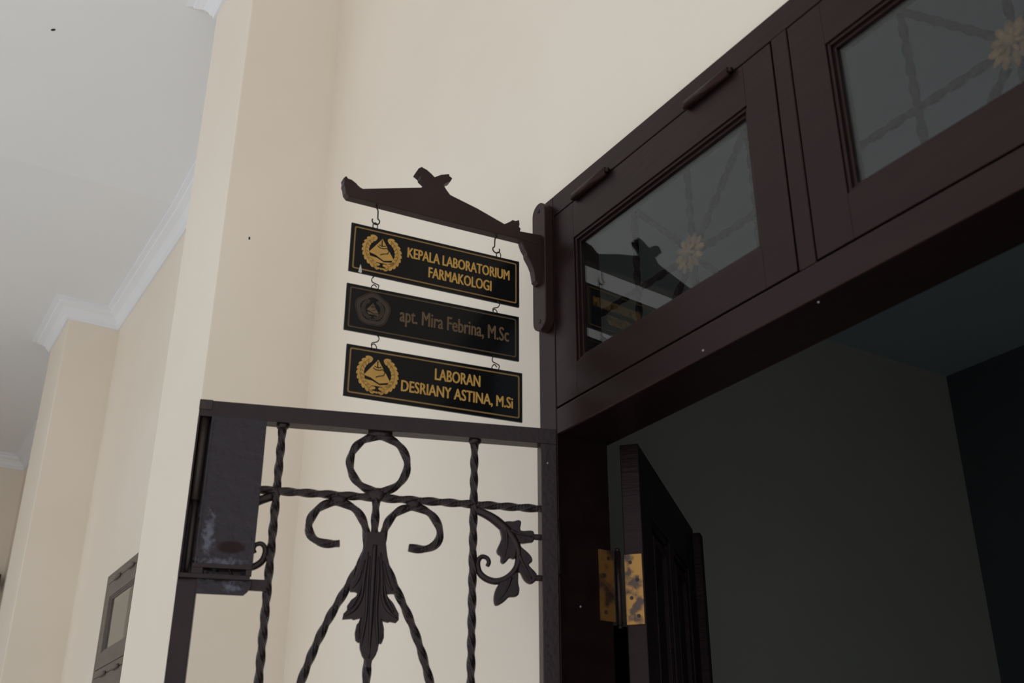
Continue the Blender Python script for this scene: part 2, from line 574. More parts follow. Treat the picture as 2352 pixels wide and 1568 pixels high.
def sash(name, label, y0, y1, z0, z1, gy0, gy1, gz0, gz1, x0, wood, hinges, th=0.035):
    w = thing(name, label, loc=(x0, (y0 + y1) / 2, z0), kind='structure')
    g = 0.003
    link('stile', box(x0, x0 + th, y1 - (y1 - gy1) , y1 - g, z0 + g, z1 - g, 0.0007), wood, w, True)
    link('stile', box(x0, x0 + th, y0 + g, gy0, z0 + g, z1 - g, 0.0007), wood, w, True)
    link('rail', box(x0, x0 + th, gy0, gy1, gz1, z1 - g, 0.0007), wood, w, True)
    link('rail', box(x0, x0 + th, gy0, gy1, z0 + g, gz0, 0.0007), wood, w, True)
    # stepped glazing bead round the pane
    for k, (dep, wid) in enumerate(((0.003, 0.0065), (0.008, 0.013))):
        bb = bmesh.new()
        box(x0 + dep, x0 + th - 0.004, gy0, gy0 + wid, gz0, gz1, 0.001, bb)
        box(x0 + dep, x0 + th - 0.004, gy1 - wid, gy1, gz0, gz1, 0.001, bb)
        box(x0 + dep, x0 + th - 0.004, gy0 + wid, gy1 - wid, gz1 - wid, gz1, 0.001, bb)
        box(x0 + dep, x0 + th - 0.004, gy0 + wid, gy1 - wid, gz0, gz0 + wid, 0.001, bb)
        link('glazing_bead', bb, wood, w, True)
    link('glass_pane', box(x0 + 0.0125, x0 + 0.0165, gy0 + 0.008, gy1 - 0.008, gz0 + 0.008, gz1 - 0.008), 'glass', w, True)
    for hy0, hy1 in hinges:
        zc = z1
        h = link('hinge', cyl((x0 - 0.006, hy0, zc), (x0 - 0.006, hy1, zc), 0.0088, 12), wood, w, True, True)
        for e in (hy0, hy1):
            s = -1 if e == min(hy0, hy1) else 1
            link('hinge_pin', cyl((x0 - 0.006, e, zc), (x0 - 0.006, e + s * 0.008, zc), 0.0042, 8), wood, h, True, True)
        link('hinge_leaf', box(x0 - 0.0005, x0 + 0.002, hy0, hy1, zc - 0.012, zc + 0.012), wood, h, True)
    return w


sash('window_1', 'dark brown transom window beside the sign bracket, reflecting it', 0.990, 1.632, 2.2755, 2.703,
     1.058, 1.560, 2.348, 2.618, 0.0, 'wood', [(1.437, 1.545), (1.085, 1.194)])
sash('window_2', 'dark brown transom window past the mullion, away from the sign bracket', 0.293, 0.956, 2.2755, 2.703,
     0.366, 0.884, 2.352, 2.620, 0.0, 'wood', [(0.74, 0.85), (0.40, 0.51)])


# wrought iron grilles behind the transom glass
def grille(yc, label):
    zc, x = 2.479, 0.082
    g = thing('transom_grille', label, 'grille', (x, yc, zc), group='grilles behind the transom glass')
    r = 0.0072
    hw, hz = 0.30, 0.185
    n = Vector((1, 0, 0))
    def bar(p, q):
        link('bar', sweep(resample([(0, *p), (0, *q)], 0.006), r, 4, TW, normal=n), 'grille', g)
    bar((-hw, 0), (hw, 0))
    bar((0, 0.02), (0, hz)); bar((0, -0.02), (0, -hz))
    for s in (-1, 1):
        bar((s * 0.163, -hz), (s * 0.163, hz))
        for t in (-1, 1):
            bar((s * 0.02, t * 0.025), (s * 0.163, t * 0.18))
    bb = bmesh.new()
    # rosette: two rings of petals round a domed boss
    for ring, (rr, pl, cnt, h) in enumerate(((0.024, 0.020, 12, -0.008), (0.013, 0.013, 8, -0.013))):
        for k in range(cnt):
            a = 2 * math.pi * (k + 0.5 * ring) / cnt
            mm = (Matrix.Translation((h, 0, 0)) @ Matrix.Rotation(a, 4, 'X') @ Matrix.Translation((0, rr, 0))
                  @ Matrix.Diagonal((0.004, pl * 0.75, rr * 0.30, 1)))
            bmesh.ops.create_icosphere(bb, subdivisions=2, radius=1, matrix=mm)
    bmesh.ops.create_icosphere(bb, subdivisions=2, radius=1, matrix=Matrix.Translation((-0.014, 0, 0)) @ Matrix.Diagonal((0.009, 0.010, 0.010, 1)))
    link('rosette', bb, 'rosette', g, smooth=True)
    return g


grille(1.302, 'brown iron grille with brass rosette behind the pane that mirrors the sign bracket')
grille(0.640, 'brown iron grille with brass rosette behind the pane past the mullion')

# ------------------------------------------------------------------ open inner door leaf
AD = math.radians(40.7)
dr = thing('door_1', 'dark brown panelled wooden door standing open into the room', loc=(0.156, 1.643, 0), rz=AD, kind='structure')
T, L, H = -0.037, 0.66, 2.235
link('stile', box(0, 0.105, T, 0, 0.01, H, 0.002), 'door', dr)
link('stile', box(L - 0.105, L, T, 0, 0.01, H, 0.002), 'door', dr)
link('rail', box(0.105, L - 0.105, T, 0, 2.115, H, 0.002), 'door', dr)
link('rail', box(0.105, L - 0.105, T, 0, 0.95, 1.07, 0.002), 'door', dr)
link('rail', box(0.105, L - 0.105, T, 0, 0.01, 0.20, 0.002), 'door', dr)
link('muntin', box(0.305, 0.355, T, 0, 1.07, 2.115, 0.002), 'door', dr)
link('muntin', box(0.305, 0.355, T, 0, 0.20, 0.95, 0.002), 'door', dr)
for (x0, x1) in ((0.105, 0.305), (0.355, L - 0.105)):
    for (z0, z1) in ((1.07, 2.115), (0.20, 0.95)):
        pn = link('door_panel', box(x0, x1, T + 0.012, -0.012, z0, z1), 'door', dr)
        for k, (ins, pr) in enumerate(((0.0, 0.004), (0.03, 0.006))):
            bb = bmesh.new()
            w = 0.014
            yb, yf = T + 0.013, T + 0.012 - pr - 0.004
            box(x0 + ins, x0 + ins + w, yf, yb, z0 + ins, z1 - ins, 0.002, bb)
            box(x1 - ins - w, x1 - ins, yf, yb, z0 + ins, z1 - ins, 0.002, bb)
            box(x0 + ins + w, x1 - ins - w, yf, yb, z1 - ins - w, z1 - ins, 0.002, bb)
            box(x0 + ins + w, x1 - ins - w, yf, yb, z0 + ins, z0 + ins + w, 0.002, bb)
            link('panel_moulding', bb, 'door', pn)
link('meeting_bead', box(L - 0.012, L + 0.022, T - 0.020, T + 0.012, 0.01, H - 0.012, 0.004), 'door', dr)


def butt_hinge(z0, z1):
    kx, ky = 0.137, 1.638                            # knuckle, in the corner between jamb and leaf
    h = link('hinge', cyl((kx, ky, z0), (kx, ky, z1), 0.0062, 12), 'iron', dr, True, True)
    _props(h, 'worn brass butt hinge, partly painted over')
    for z in (z0, z1):
        s = -1 if z == z0 else 1
        link('hinge_pin', cyl((kx, ky, z), (kx, ky, z + s * 0.006), 0.0045, 10), 'iron', h, True, True)
    link('hinge_leaf', box(0.088, 0.120, 1.6285, 1.6318, z0 + 0.003, z1 - 0.003), 'brass_shaded', h, True)
    lf = box(-0.0035, 0.0, T + 0.003, -0.001, z0 + 0.003, z1 - 0.003)
    link('hinge_leaf', lf, 'brass', h)
    for i in range(4):
        zz = z0 + 0.018 + i * (z1 - z0 - 0.036) / 3
        yy = -0.012 if i % 2 else -0.024
        link('screw', cyl((-0.0055, yy, zz), (-0.003, yy, zz), 0.0034, 10), 'rod', h)
        link('screw', cyl((0.098 + 0.010 * (i % 2), 1.6262, zz), (0.098 + 0.010 * (i % 2), 1.629, zz), 0.0034, 10), 'rod', h, True)


butt_hinge(1.882, 2.018)
butt_hinge(0.20, 0.336)

# dark cupboard in the room behind the door
cb = thing('cupboard', 'black cupboard glimpsed between the door jamb and the open door', 'cupboard', (0.93, 2.95, 0))
link('body', box(-0.23, 0.23, -0.20, 0.22, 0.0, 2.11, 0.004), 'iron', cb)
link('top_board', box(-0.245, 0.245, -0.22, 0.22, 2.11, 2.135, 0.003), 'iron', cb)
for s in (0, 1):
    d_ = link('cupboard_door', box(-0.225 + 0.228 * s, -0.003 + 0.228 * s, -0.222, -0.201, 0.08, 2.06, 0.003), 'iron', cb)
    link('knob', cyl((-0.03 + 0.06 * s, -0.24, 1.05), (-0.03 + 0.06 * s, -0.222, 1.05), 0.012), 'wire', d_)

# ------------------------------------------------------------------ iron gate
GA = math.radians(-18.4)
gt = thing('iron_gate', 'black wrought iron gate of twisted bars with leaf ornaments, swung open', 'gate', (-0.012, 1.6145, 0), GA)
GC = -0.3275
ZT, ZB = 2.2265, 0.05
link('top_rail', box(-0.6475, 0.0, 0.0, 0.030, ZT - 0.030, ZT, 0.0015), 'iron', gt)
link('bottom_rail', box(-0.6155, -0.030, 0.0, 0.030, ZB, ZB + 0.03, 0.0015), 'iron', gt)
link('stile', box(-0.030, 0.0, 0.0, 0.030, ZB, ZT - 0.030, 0.0015), 'iron', gt)
link('stile', box(-0.6475, -0.6155, 0.0, 0.030, ZB, 1.913, 0.0015), 'iron', gt)
fl = bmesh.new()
bmesh.ops.create_icosphere(fl, subdivisions=1, radius=0.002, matrix=Matrix.Translation((-0.018, 0.0, 2.158)))
link('paint_fleck', fl, 'paint_fleck', gt)
# upper part of the free stile: open channel with a bolt rod in it
ch = link('bolt_channel', prism([(-0.6475, 1.913), (-0.6475, ZT - 0.03), (-0.6445, ZT - 0.03), (-0.6445, 1.913)], 0.0, 0.030), 'iron', gt)
link('channel_back', box(-0.6445, -0.6235, 0.026, 0.030, 1.913, ZT - 0.03), 'iron', ch)
rd = link('bolt_rod', cyl((-0.6360, 0.0125, 2.048), (-0.6360, 0.0125, ZT - 0.028), 0.0078, 16), 'rod', gt, smooth=True)
link('thin_rod', cyl((-0.6350, 0.0135, 1.913), (-0.6350, 0.0135, 2.050), 0.0052, 14), 'rod', rd, smooth=True)
link('channel_cap', box(-0.6480, -0.6255, -0.0015, 0.03, ZT - 0.018, ZT + 0.0005, 0.001), 'rod', gt)
# lock plate
lp = link('lock_plate', prism([(-0.6235, 2.1975), (-0.5300, 2.1975), (-0.5290, 2.07), (-0.5295, 1.934), (-0.6200, 1.934)], -0.002, 0.0015, 0.0006), 'plate', gt)
_props(lp, 'painted steel lock plate with a rusty patch')
link('plate_flange', box(-0.6240, -0.6205, -0.0035, 0.026, 1.93, 2.197), 'plate', lp)
# keeper under the plate: frame round a slot, ledge, lower lip with cut corner
bb = bmesh.new()
for r_ in ((-0.6265, -0.530, 1.9300, 1.9370), (-0.6265, -0.6085, 1.9195, 1.9300), (-0.5395, -0.530, 1.9195, 1.9300)):
    box(r_[0], r_[1], -0.0075, -0.0005, r_[2], r_[3], 0.0008, bb)
kp = link('keeper', bb, 'iron', gt)
link('keeper_ledge', box(-0.6470, -0.5320, -0.0095, 0.003, 1.9120, 1.9195, 0.001), 'iron', kp)
link('keeper_back', box(-0.6150, -0.5330, 0.010, 0.014, 1.915, 1.9345), 'plate', kp)
link('keeper_lip', prism([(-0.6165, 1.9125), (-0.5292, 1.9125), (-0.5295, 1.9020), (-0.5335, 1.8945), (-0.5400, 1.8880), (-0.6165, 1.8880)], -0.002, 0.0015, 0.0005), 'plate', kp)
link('strap', box(-0.5330, -0.5030, 0.008, 0.014, 1.8995, 1.9180), 'iron', kp)
link('gate_hinge', cyl((0.0025, 0.012, 1.955), (0.0025, 0.012, 2.055), 0.0065, 12), 'iron', gt, smooth=True)
link('gate_hinge', cyl((0.0025, 0.012, 0.35), (0.0025, 0.012, 0.45), 0.0065, 12), 'iron', gt, smooth=True)

YB = 0.015
def gp(L_): return [(x, YB, z) for x, z in L_]
for s in (-0.502, -0.153):
    br = link('twisted_bar', twisted(gp([(s, ZB + 0.03), (s, ZT - 0.03)])), 'iron', gt)
    link('weld_collar', lump(s, YB, ZT - 0.032, 0.0115, 0.011, 0.008), 'iron', br, smooth=True)
ZH = 2.0745
for zh in (ZH, 0.20):
    link('twisted_bar', twisted(gp([(-0.6155 if zh < 1 else -0.53, zh), (-0.030, zh)])), 'iron', gt)
# ring
rc = [(GC + 0.0515 * math.cos(2 * math.pi * k / 60), YB, 2.1375 + 0.0515 * math.sin(2 * math.pi * k / 60)) for k in range(61)]
rg = link('ring', twisted(rc, closed=True), 'iron', gt)
link('weld_collar', lump(GC - 0.001, YB, 2.194, 0.022, 0.009, 0.0095), 'iron', rg, smooth=True)
link('weld_collar', lump(GC - 0.001, YB, 2.079, 0.0165, 0.0095, 0.0135), 'iron', rg, smooth=True)
link('twisted_bar', twisted(gp([(GC - 0.001, 1.98), (GC - 0.001, ZH)])), 'iron', gt)
link('twisted_bar', twisted(gp([(GC - 0.001, 0.46), (GC - 0.001, 1.797)])), 'iron', gt)
# two scrolls that run on as the spreading diagonals
half = [(-0.0600, 1.9885), (-0.080, 1.987), (-0.0955, 1.9895), (-0.1085, 1.998), (-0.1145, 2.012), (-0.1125, 2.029), (-0.1010, 2.0475),
        (-0.0840, 2.0585), (-0.0650, 2.0615), (-0.0455, 2.056), (-0.0300, 2.044), (-0.0200, 2.027), (-0.0145, 2.008), (-0.0130, 1.988),
        (-0.0165, 1.968), (-0.0255, 1.948), (-0.0420, 1.914), (-0.0670, 1.865), (-0.0880, 1.815), (-0.1085, 1.753), (-0.140, 1.655),
        (-0.162, 1.56), (-0.166, 1.45), (-0.150, 1.34), (-0.108, 1.23), (-0.105, 1.02), (-0.150, 0.91), (-0.166, 0.80), (-0.150, 0.70), (-0.10, 0.56), (-0.02, 0.45)]
for s in (1, -1):
    pts = gp([(GC + s * x, z) for x, z in half])
    sc_ = link('scroll_bar', twisted(spline(pts, 6)), 'iron', gt)
    link('weld_collar', lump(GC - s * 0.066, YB, 2.066, 0.0145, 0.009, 0.009), 'iron', sc_, smooth=True)

# acanthus leaf over the joint: domed outline with raised veins
leaf = [(-0.3375, 2.0077), (-0.3436, 2.0073), (-0.3449, 1.9863), (-0.3481, 1.9716), (-0.3552, 1.9446), (-0.362, 1.9239), (-0.3658, 1.9106),
        (-0.3657, 1.903), (-0.3567, 1.9031), (-0.3506, 1.9), (-0.3629, 1.8898), (-0.3692, 1.8796), (-0.3688, 1.8727), (-0.3743, 1.8666),
        (-0.3756, 1.8567), (-0.36, 1.8584), (-0.3569, 1.8566), (-0.3433, 1.8607), (-0.3515, 1.849), (-0.3536, 1.8353), (-0.3519, 1.8237),
        (-0.3478, 1.8201), (-0.3448, 1.8202), (-0.3439, 1.8106), (-0.3397, 1.7993), (-0.3333, 1.7909), (-0.3327, 1.7805), (-0.3239, 1.7808),
        (-0.3226, 1.7913), (-0.3171, 1.8001), (-0.3137, 1.8098), (-0.3132, 1.8195), (-0.3083, 1.8197), (-0.3048, 1.8295), (-0.3056, 1.8451),
        (-0.3122, 1.8576), (-0.2991, 1.8548), (-0.2962, 1.8563), (-0.2861, 1.8548), (-0.2813, 1.8599), (-0.2818, 1.8708), (-0.2861, 1.8776),
        (-0.2916, 1.8873), (-0.299, 1.8949), (-0.305, 1.9017), (-0.2974, 1.903), (-0.2883, 1.9031), (-0.2865, 1.9096), (-0.2945, 1.9275),
        (-0.3016, 1.9475), (-0.307, 1.974), (-0.3091, 1.9885), (-0.3118, 2.0093)]
lf = link('acanthus_leaf', prism(leaf, -0.004, 0.004, 0.0012), 'iron', gt)
veins = [([(0, 1.985), (0, 1.93), (0, 1.86), (0, 1.795)], (0.0042, 0.0046, 0.004, 0.0015))]
for s in (-1, 1):
    veins += [([(s * 0.0075, 1.965), (s * 0.009, 1.92), (s * 0.0085, 1.87), (s * 0.012, 1.835), (s * 0.014, 1.815)], (0.0015, 0.0030, 0.003, 0.003, 0.0012)),
              ([(s * 0.011, 1.972), (s * 0.015, 1.93), (s * 0.018, 1.895), (s * 0.028, 1.875), (s * 0.044, 1.862)], (0.0015, 0.003, 0.003, 0.0035, 0.0014)),
              ([(s * 0.016, 1.940), (s * 0.0215, 1.905), (s * 0.030, 1.884), (s * 0.038, 1.873)], (0.0012, 0.0026, 0.003, 0.0014)),
              ([(s * 0.016, 1.958), (s * 0.025, 1.925), (s * 0.034, 1.909)], (0.0015, 0.003, 0.0014)),
              ([(s * 0.017, 1.860), (s * 0.020, 1.842), (s * 0.018, 1.826)], (0.0012, 0.003, 0.0012))]
for pts, rr in veins:
    P = spline([(GC - 0.0008 + x, -0.004, z) for x, z in pts], 5)
    R_ = [rr[min(len(rr) - 1, int(i / 5))] + (rr[min(len(rr) - 1, int(i / 5) + 1)] - rr[min(len(rr) - 1, int(i / 5))]) * (i % 5) / 5 for i in range(len(P))]
    link('leaf_vein', sweep(P, R_, 8), 'iron', lf, smooth=True)

# cast corner ornaments between the side bars and the stiles, mirrored about the middle
stem = [(-0.1267, 1.9638), (-0.1238, 1.9707), (-0.1269, 1.9779), (-0.1359, 1.9803), (-0.1425, 1.974), (-0.1439, 1.9636), (-0.14, 1.9506),
        (-0.128, 1.9411), (-0.1116, 1.9376), (-0.0952, 1.9421), (-0.0817, 1.9523), (-0.0726, 1.9661), (-0.0696, 1.9842), (-0.0726, 2.002),
        (-0.0802, 2.0166), (-0.0924, 2.031), (-0.1108, 2.0466), (-0.1276, 2.0562), (-0.1475, 2.0641)]
srad = [0.0038, 0.004, 0.004, 0.0042, 0.0046, 0.0052, 0.0058, 0.006, 0.0062, 0.0062, 0.0062, 0.0062, 0.0066, 0.0074, 0.0086, 0.0092, 0.0090, 0.0080, 0.007]
lobes = [
    [(-0.1062, 2.0423), (-0.1015, 2.0183), (-0.1045, 2.0061), (-0.1097, 1.9938), (-0.1081, 1.9864), (-0.1028, 1.9822), (-0.1028, 1.9733),
     (-0.0983, 1.9691), (-0.093, 1.9724), (-0.0862, 1.9802), (-0.0772, 1.9793), (-0.0741, 1.9989), (-0.0832, 2.0255)],
    [(-0.1046, 2.0394), (-0.0924, 2.0463), (-0.0802, 2.0471), (-0.0709, 2.05), (-0.0656, 2.0465), (-0.0664, 2.0312), (-0.0479, 2.0323),
     (-0.0418, 2.0281), (-0.0427, 2.0129), (-0.0511, 2.0101), (-0.068, 2.0083), (-0.0802, 2.0197)],
    [(-0.071, 2.0081), (-0.065, 2.0009), (-0.0528, 1.9911), (-0.046, 1.9825), (-0.046, 1.9751), (-0.0514, 1.9688), (-0.0378, 1.9547),
     (-0.0387, 1.9429), (-0.0456, 1.9366), (-0.0531, 1.937), (-0.0606, 1.9432), (-0.0666, 1.9546), (-0.0711, 1.9573), (-0.068, 1.9843)],
    [(-0.0727, 1.9558), (-0.0712, 1.9368), (-0.069, 1.9252), (-0.0712, 1.9149), (-0.0787, 1.9116), (-0.0876, 1.9105), (-0.0965, 1.9021),
     (-0.1083, 1.8951), (-0.1135, 1.8984), (-0.1146, 1.9099), (-0.1115, 1.923), (-0.1041, 1.935), (-0.0922, 1.9415)]]
lobe_veins = [[(-0.094, 2.03), (-0.0925, 2.005), (-0.097, 1.98)], [(-0.085, 2.03), (-0.070, 2.024), (-0.046, 2.020)],
              [(-0.070, 1.985), (-0.060, 1.965), (-0.047, 1.945)], [(-0.085, 1.945), (-0.092, 1.925), (-0.106, 1.904)]]
for s in (1, -1):
    def mx(x): return x if s == 1 else 2 * GC - x
    P = spline([(mx(x), YB, z) for x, z in stem], 4)
    R_ = []
    for i in range(len(P)):
        j = min(len(srad) - 1, i // 4)
        k = min(len(srad) - 1, j + 1)
        R_.append(srad[j] + (srad[k] - srad[j]) * (i % 4) / 4)
    orn = link('corner_scroll', sweep(P, R_, 10), 'iron', gt, smooth=True)
    for lb, lv in zip(lobes, lobe_veins):
        pts = [(mx(p[0]), p[1]) for p in [(v.x, v.z) for v in spline([(x, 0, z) for x, z in lb], 3, True)]]
        link('leaf_lobe', prism(pts, YB - 0.0055, YB + 0.0055, 0.0022), 'iron', orn)
        V_ = spline([(mx(x), YB - 0.0055, z) for x, z in lv], 5)
        link('leaf_vein', sweep(V_, [0.0034 - 0.0022 * i / (len(V_) - 1) for i in range(len(V_))], 8), 'iron', orn, smooth=True)
    for z in (2.0215, 1.9475):
        link('stud', cyl((mx(-0.046), YB, z), (mx(-0.028), YB, z), 0.0055, 10), 'iron', orn)

# ------------------------------------------------------------------ carved sign bracket on the frame
BA = math.radians(-6.0)
bk = thing('sign_bracket', 'dark carved wooden roof-shaped bracket fixed to the door frame', 'bracket', (-0.02, 1.645, 0), BA)
gable = [(-0.4128, 2.6411), (-0.4190, 2.6480), (-0.4215, 2.6599), (-0.4240, 2.6660), (-0.4235, 2.6740), (-0.4250, 2.6790), (-0.4205, 2.6845), (-0.4161, 2.6797), (-0.4102, 2.6795),
         (-0.4059, 2.6773), (-0.4005, 2.6743), (-0.3955, 2.6696), (-0.3906, 2.6665), (-0.3859, 2.6652), (-0.267, 2.7012), (-0.2564, 2.7151),
         (-0.2679, 2.7234), (-0.2693, 2.7285), (-0.2787, 2.7346), (-0.2737, 2.7452), (-0.2676, 2.7497), (-0.2562, 2.7461), (-0.246, 2.7394),
         (-0.2395, 2.7337), (-0.2259, 2.7432), (-0.2083, 2.7502), (-0.2069, 2.745), (-0.201, 2.742), (-0.2041, 2.7347), (-0.2153, 2.7259),
         (-0.2189, 2.7194), (-0.2123, 2.7102), (-0.2045, 2.7013), (-0.1454, 2.6858), (-0.0842, 2.6649), (-0.0724, 2.6735), (-0.0658, 2.6794),
         (-0.0592, 2.6789), (-0.0512, 2.6832), (-0.0499, 2.6738), (-0.0512, 2.6665), (-0.0473, 2.6634), (-0.0491, 2.6570), (0.0, 2.6600),
         (0.0, 2.6350), (-0.0486, 2.6380), (-0.2, 2.6385)]
link('gable_board', prism(gable, 0.0, 0.020, 0.0012), 'carved', bk)
brace = [(-0.046, 2.640), (-0.0434, 2.630), (-0.0395, 2.6201), (-0.0340, 2.612), (-0.0330, 2.604), (-0.0251, 2.5911), (-0.0186, 2.5765),
         (-0.0165, 2.5637), (-0.0150, 2.551), (-0.0085, 2.5458), (0.0, 2.5465), (0.0, 2.640)]
link('brace', prism(brace, 0.001, 0.019, 0.0012), 'carved', bk)
pl_ = []
for k in range(13):
    a = math.pi * k / 12
    pl_.append((1.6555 + 0.0235 * math.cos(a), 2.717 + 0.0235 * math.sin(a)))
for k in range(13):
    a = math.pi + math.pi * k / 12
    pl_.append((1.6555 + 0.0235 * math.cos(a), 2.470 + 0.0235 * math.sin(a)))
bp_ = link('wall_plate', prism(pl_, -0.021, -0.0003, 0.0015, axis='x'), 'carved', bk, True)
for z in (2.722, 2.466):
    link('screw', cyl((-0.0225, 1.655, z), (-0.020, 1.655, z), 0.0045, 10), 'speck', bp_, True)


def hook_curve(s, ztop, zlow, flip):
    r = 0.0075
    pts = [(s, ztop), (s, ztop - 0.006), (s + flip * 0.003, ztop - 0.012)]
    cz_ = zlow + r
    for k in range(9):
        a = math.radians(60 - k * 33)
        pts.append((s + flip * r * math.cos(a), cz_ + r * math.sin(a)))
    return pts


for s, f in ((-0.353, 1), (-0.098, -1)):
    zt = 2.642
    P = spline([(x, 0.010, z) for x, z in hook_curve(s, zt, 2.599, f)], 4)
    link('screw_hook', sweep(P, 0.0014, 8), 'wire', bk, smooth=True)


# ------------------------------------------------------------------ hanging name boards
def glyphs(txt):
    cu = bpy.data.curves.new('lettering', 'FONT')
    cu.body = txt
    cu.size = 1.0
    cu.resolution_u = 3
    ob = bpy.data.objects.new('lettering', cu)
    C.objects.link(ob)
    dg = bpy.context.evaluated_depsgraph_get()
    dg.update()
    me = bpy.data.meshes.new_from_object(ob.evaluated_get(dg))
    bpy.data.objects.remove(ob)
    bpy.data.curves.remove(cu)
    return me


_h = glyphs('H')
CAP = max(v.co.y for v in _h.vertices) - min(v.co.y for v in _h.vertices)
bpy.data.meshes.remove(_h)


def text_mesh(txt, cap, width, bold):
    """flat lettering, cap height and width in metres; bold = stroke thickening in metres"""
    me = glyphs(txt)
    xs = [v.co.x for v in me.vertices]
    x0, x1 = min(xs), max(xs)
    sz = cap / CAP
    kx = (width - 2 * bold) / (x1 - x0)
    b_ = bmesh.new()
    for n, (ox, oz) in enumerate(((0, 0), (bold, 0), (-bold, 0), (0, bold * 0.5), (0, -bold * 0.5))):
        t_ = bmesh.new()
        t_.from_mesh(me)
        for v in t_.verts:
            v.co = Vector(((v.co.x - x0) * kx + bold + ox, -0.00002 * n, v.co.y * sz + oz))
        join(b_, t_)
    bpy.data.meshes.remove(me)
    return b_


def flat(polys):
    b_ = bmesh.new()
    for p in polys:
        vs = [b_.verts.new((x, 0, z)) for x, z in p]
        b_.faces.new(vs)
    return b_


def shift(b_, x, y, z):
    bmesh.ops.translate(b_, verts=b_.verts, vec=(x, y, z))
    return b_


def ell(cx, cz, a, b_, rot, n=10):
    c, s = math.cos(rot), math.sin(rot)
    out = []
    for k in range(n):
        t = 2 * math.pi * k / n
        u, v = a * math.cos(t), b_ * math.sin(t)
        # pointed leaf
        u *= 1.0
        v *= (1 - 0.35 * (math.cos(t) if math.cos(t) > 0 else 0))
        out.append((cx + u * c - v * s, cz + u * s + v * c))
    return out


def stroke(pts, w):
    out = []
    P = [Vector((p[0], p[1])) for p in pts]
    Lf, Rt = [], []
    for i, p in enumerate(P):
        t = (P[min(i + 1, len(P) - 1)] - P[max(0, i - 1)]).normalized()
        n = Vector((-t.y, t.x)) * w / 2
        Lf.append(p + n); Rt.append(p - n)
    for i in range(len(P) - 1):
        out.append([tuple(Lf[i]), tuple(Lf[i + 1]), tuple(Rt[i + 1]), tuple(Rt[i])])
    return out


def emblem_polys(R):
    """laurel wreath in two branches, open at the top, with a knot of dots below"""
    W = []
    for s in (-1, 1):
        n = 10
        for k in range(n):
            a = math.radians(252 - k * 132 / (n - 1))
            for ring, (rr, tilt) in enumerate(((0.93, 28), (0.76, -22))):
                x, z = rr * R * math.cos(a), rr * R * math.sin(a)
                rot = a - math.pi / 2 - math.radians(tilt if ring == 0 else tilt)
                W.append([(s * -px * -1 if s == 1 else -px, pz) for px, pz in ell(x, z, 0.175 * R, 0.085 * R, rot)])
        W += [[(s * px, pz) for px, pz in p] for p in stroke(
            [(0.84 * R * math.cos(math.radians(t)), 0.84 * R * math.sin(math.radians(t))) for t in range(-66, 58, 8)], 0.05 * R)]
    for k in range(7):
        a = math.radians(247 + k * 46 / 6)
        W.append(ell(0.93 * R * math.cos(a), 0.93 * R * math.sin(a), 0.065 * R, 0.06 * R, 0))
    return W


def tri_polys(R):
    G = [[(0.0, 0.70 * R), (-0.62 * R, -0.12 * R), (-0.30 * R, -0.20 * R), (0.10 * R, -0.42 * R), (0.60 * R, -0.30 * R)],
         [(-0.56 * R, -0.30 * R), (-0.40 * R, -0.56 * R), (0.58 * R, -0.56 * R), (0.62 * R, -0.40 * R), (0.12 * R, -0.50 * R), (-0.22 * R, -0.34 * R)]]
    D = stroke([(-0.02 * R, 0.62 * R), (-0.02 * R, 0.40 * R), (0.0, 0.30 * R)], 0.05 * R)
    D += stroke([(-0.22 * R, 0.28 * R), (-0.1 * R, 0.20 * R), (0.08 * R, 0.20 * R), (0.22 * R, 0.26 * R), (0.33 * R, 0.14 * R), (0.28 * R, -0.02 * R),
                 (0.06 * R, -0.08 * R), (-0.08 * R, -0.16 * R)], 0.045 * R)
    D += stroke([(-0.16 * R, 0.36 * R), (0.0, 0.30 * R), (0.16 * R, 0.36 * R)], 0.045 * R)
    return G, D


def rounded(x0, x1, z0, z1, r, n=5):
    out = []
    for cx, cz, a0 in ((x1 - r, z1 - r, 0), (x0 + r, z1 - r, 90), (x0 + r, z0 + r, 180), (x1 - r, z0 + r, 270)):
        for k in range(n + 1):
            a = math.radians(a0 + 90 * k / n)
            out.append((cx + r * math.cos(a), cz + r * math.sin(a)))
    return out


def ring_strip(outer, inner):
    b_ = bmesh.new()
    A = [b_.verts.new((x, 0, z)) for x, z in outer]
    B = [b_.verts.new((x, 0, z)) for x, z in inner]
    n = len(A)
    for i in range(n):
        b_.faces.new((A[i], A[(i + 1) % n], B[(i + 1) % n], B[i]))
    return b_


YF = -0.0006       # print sits just proud of the board face


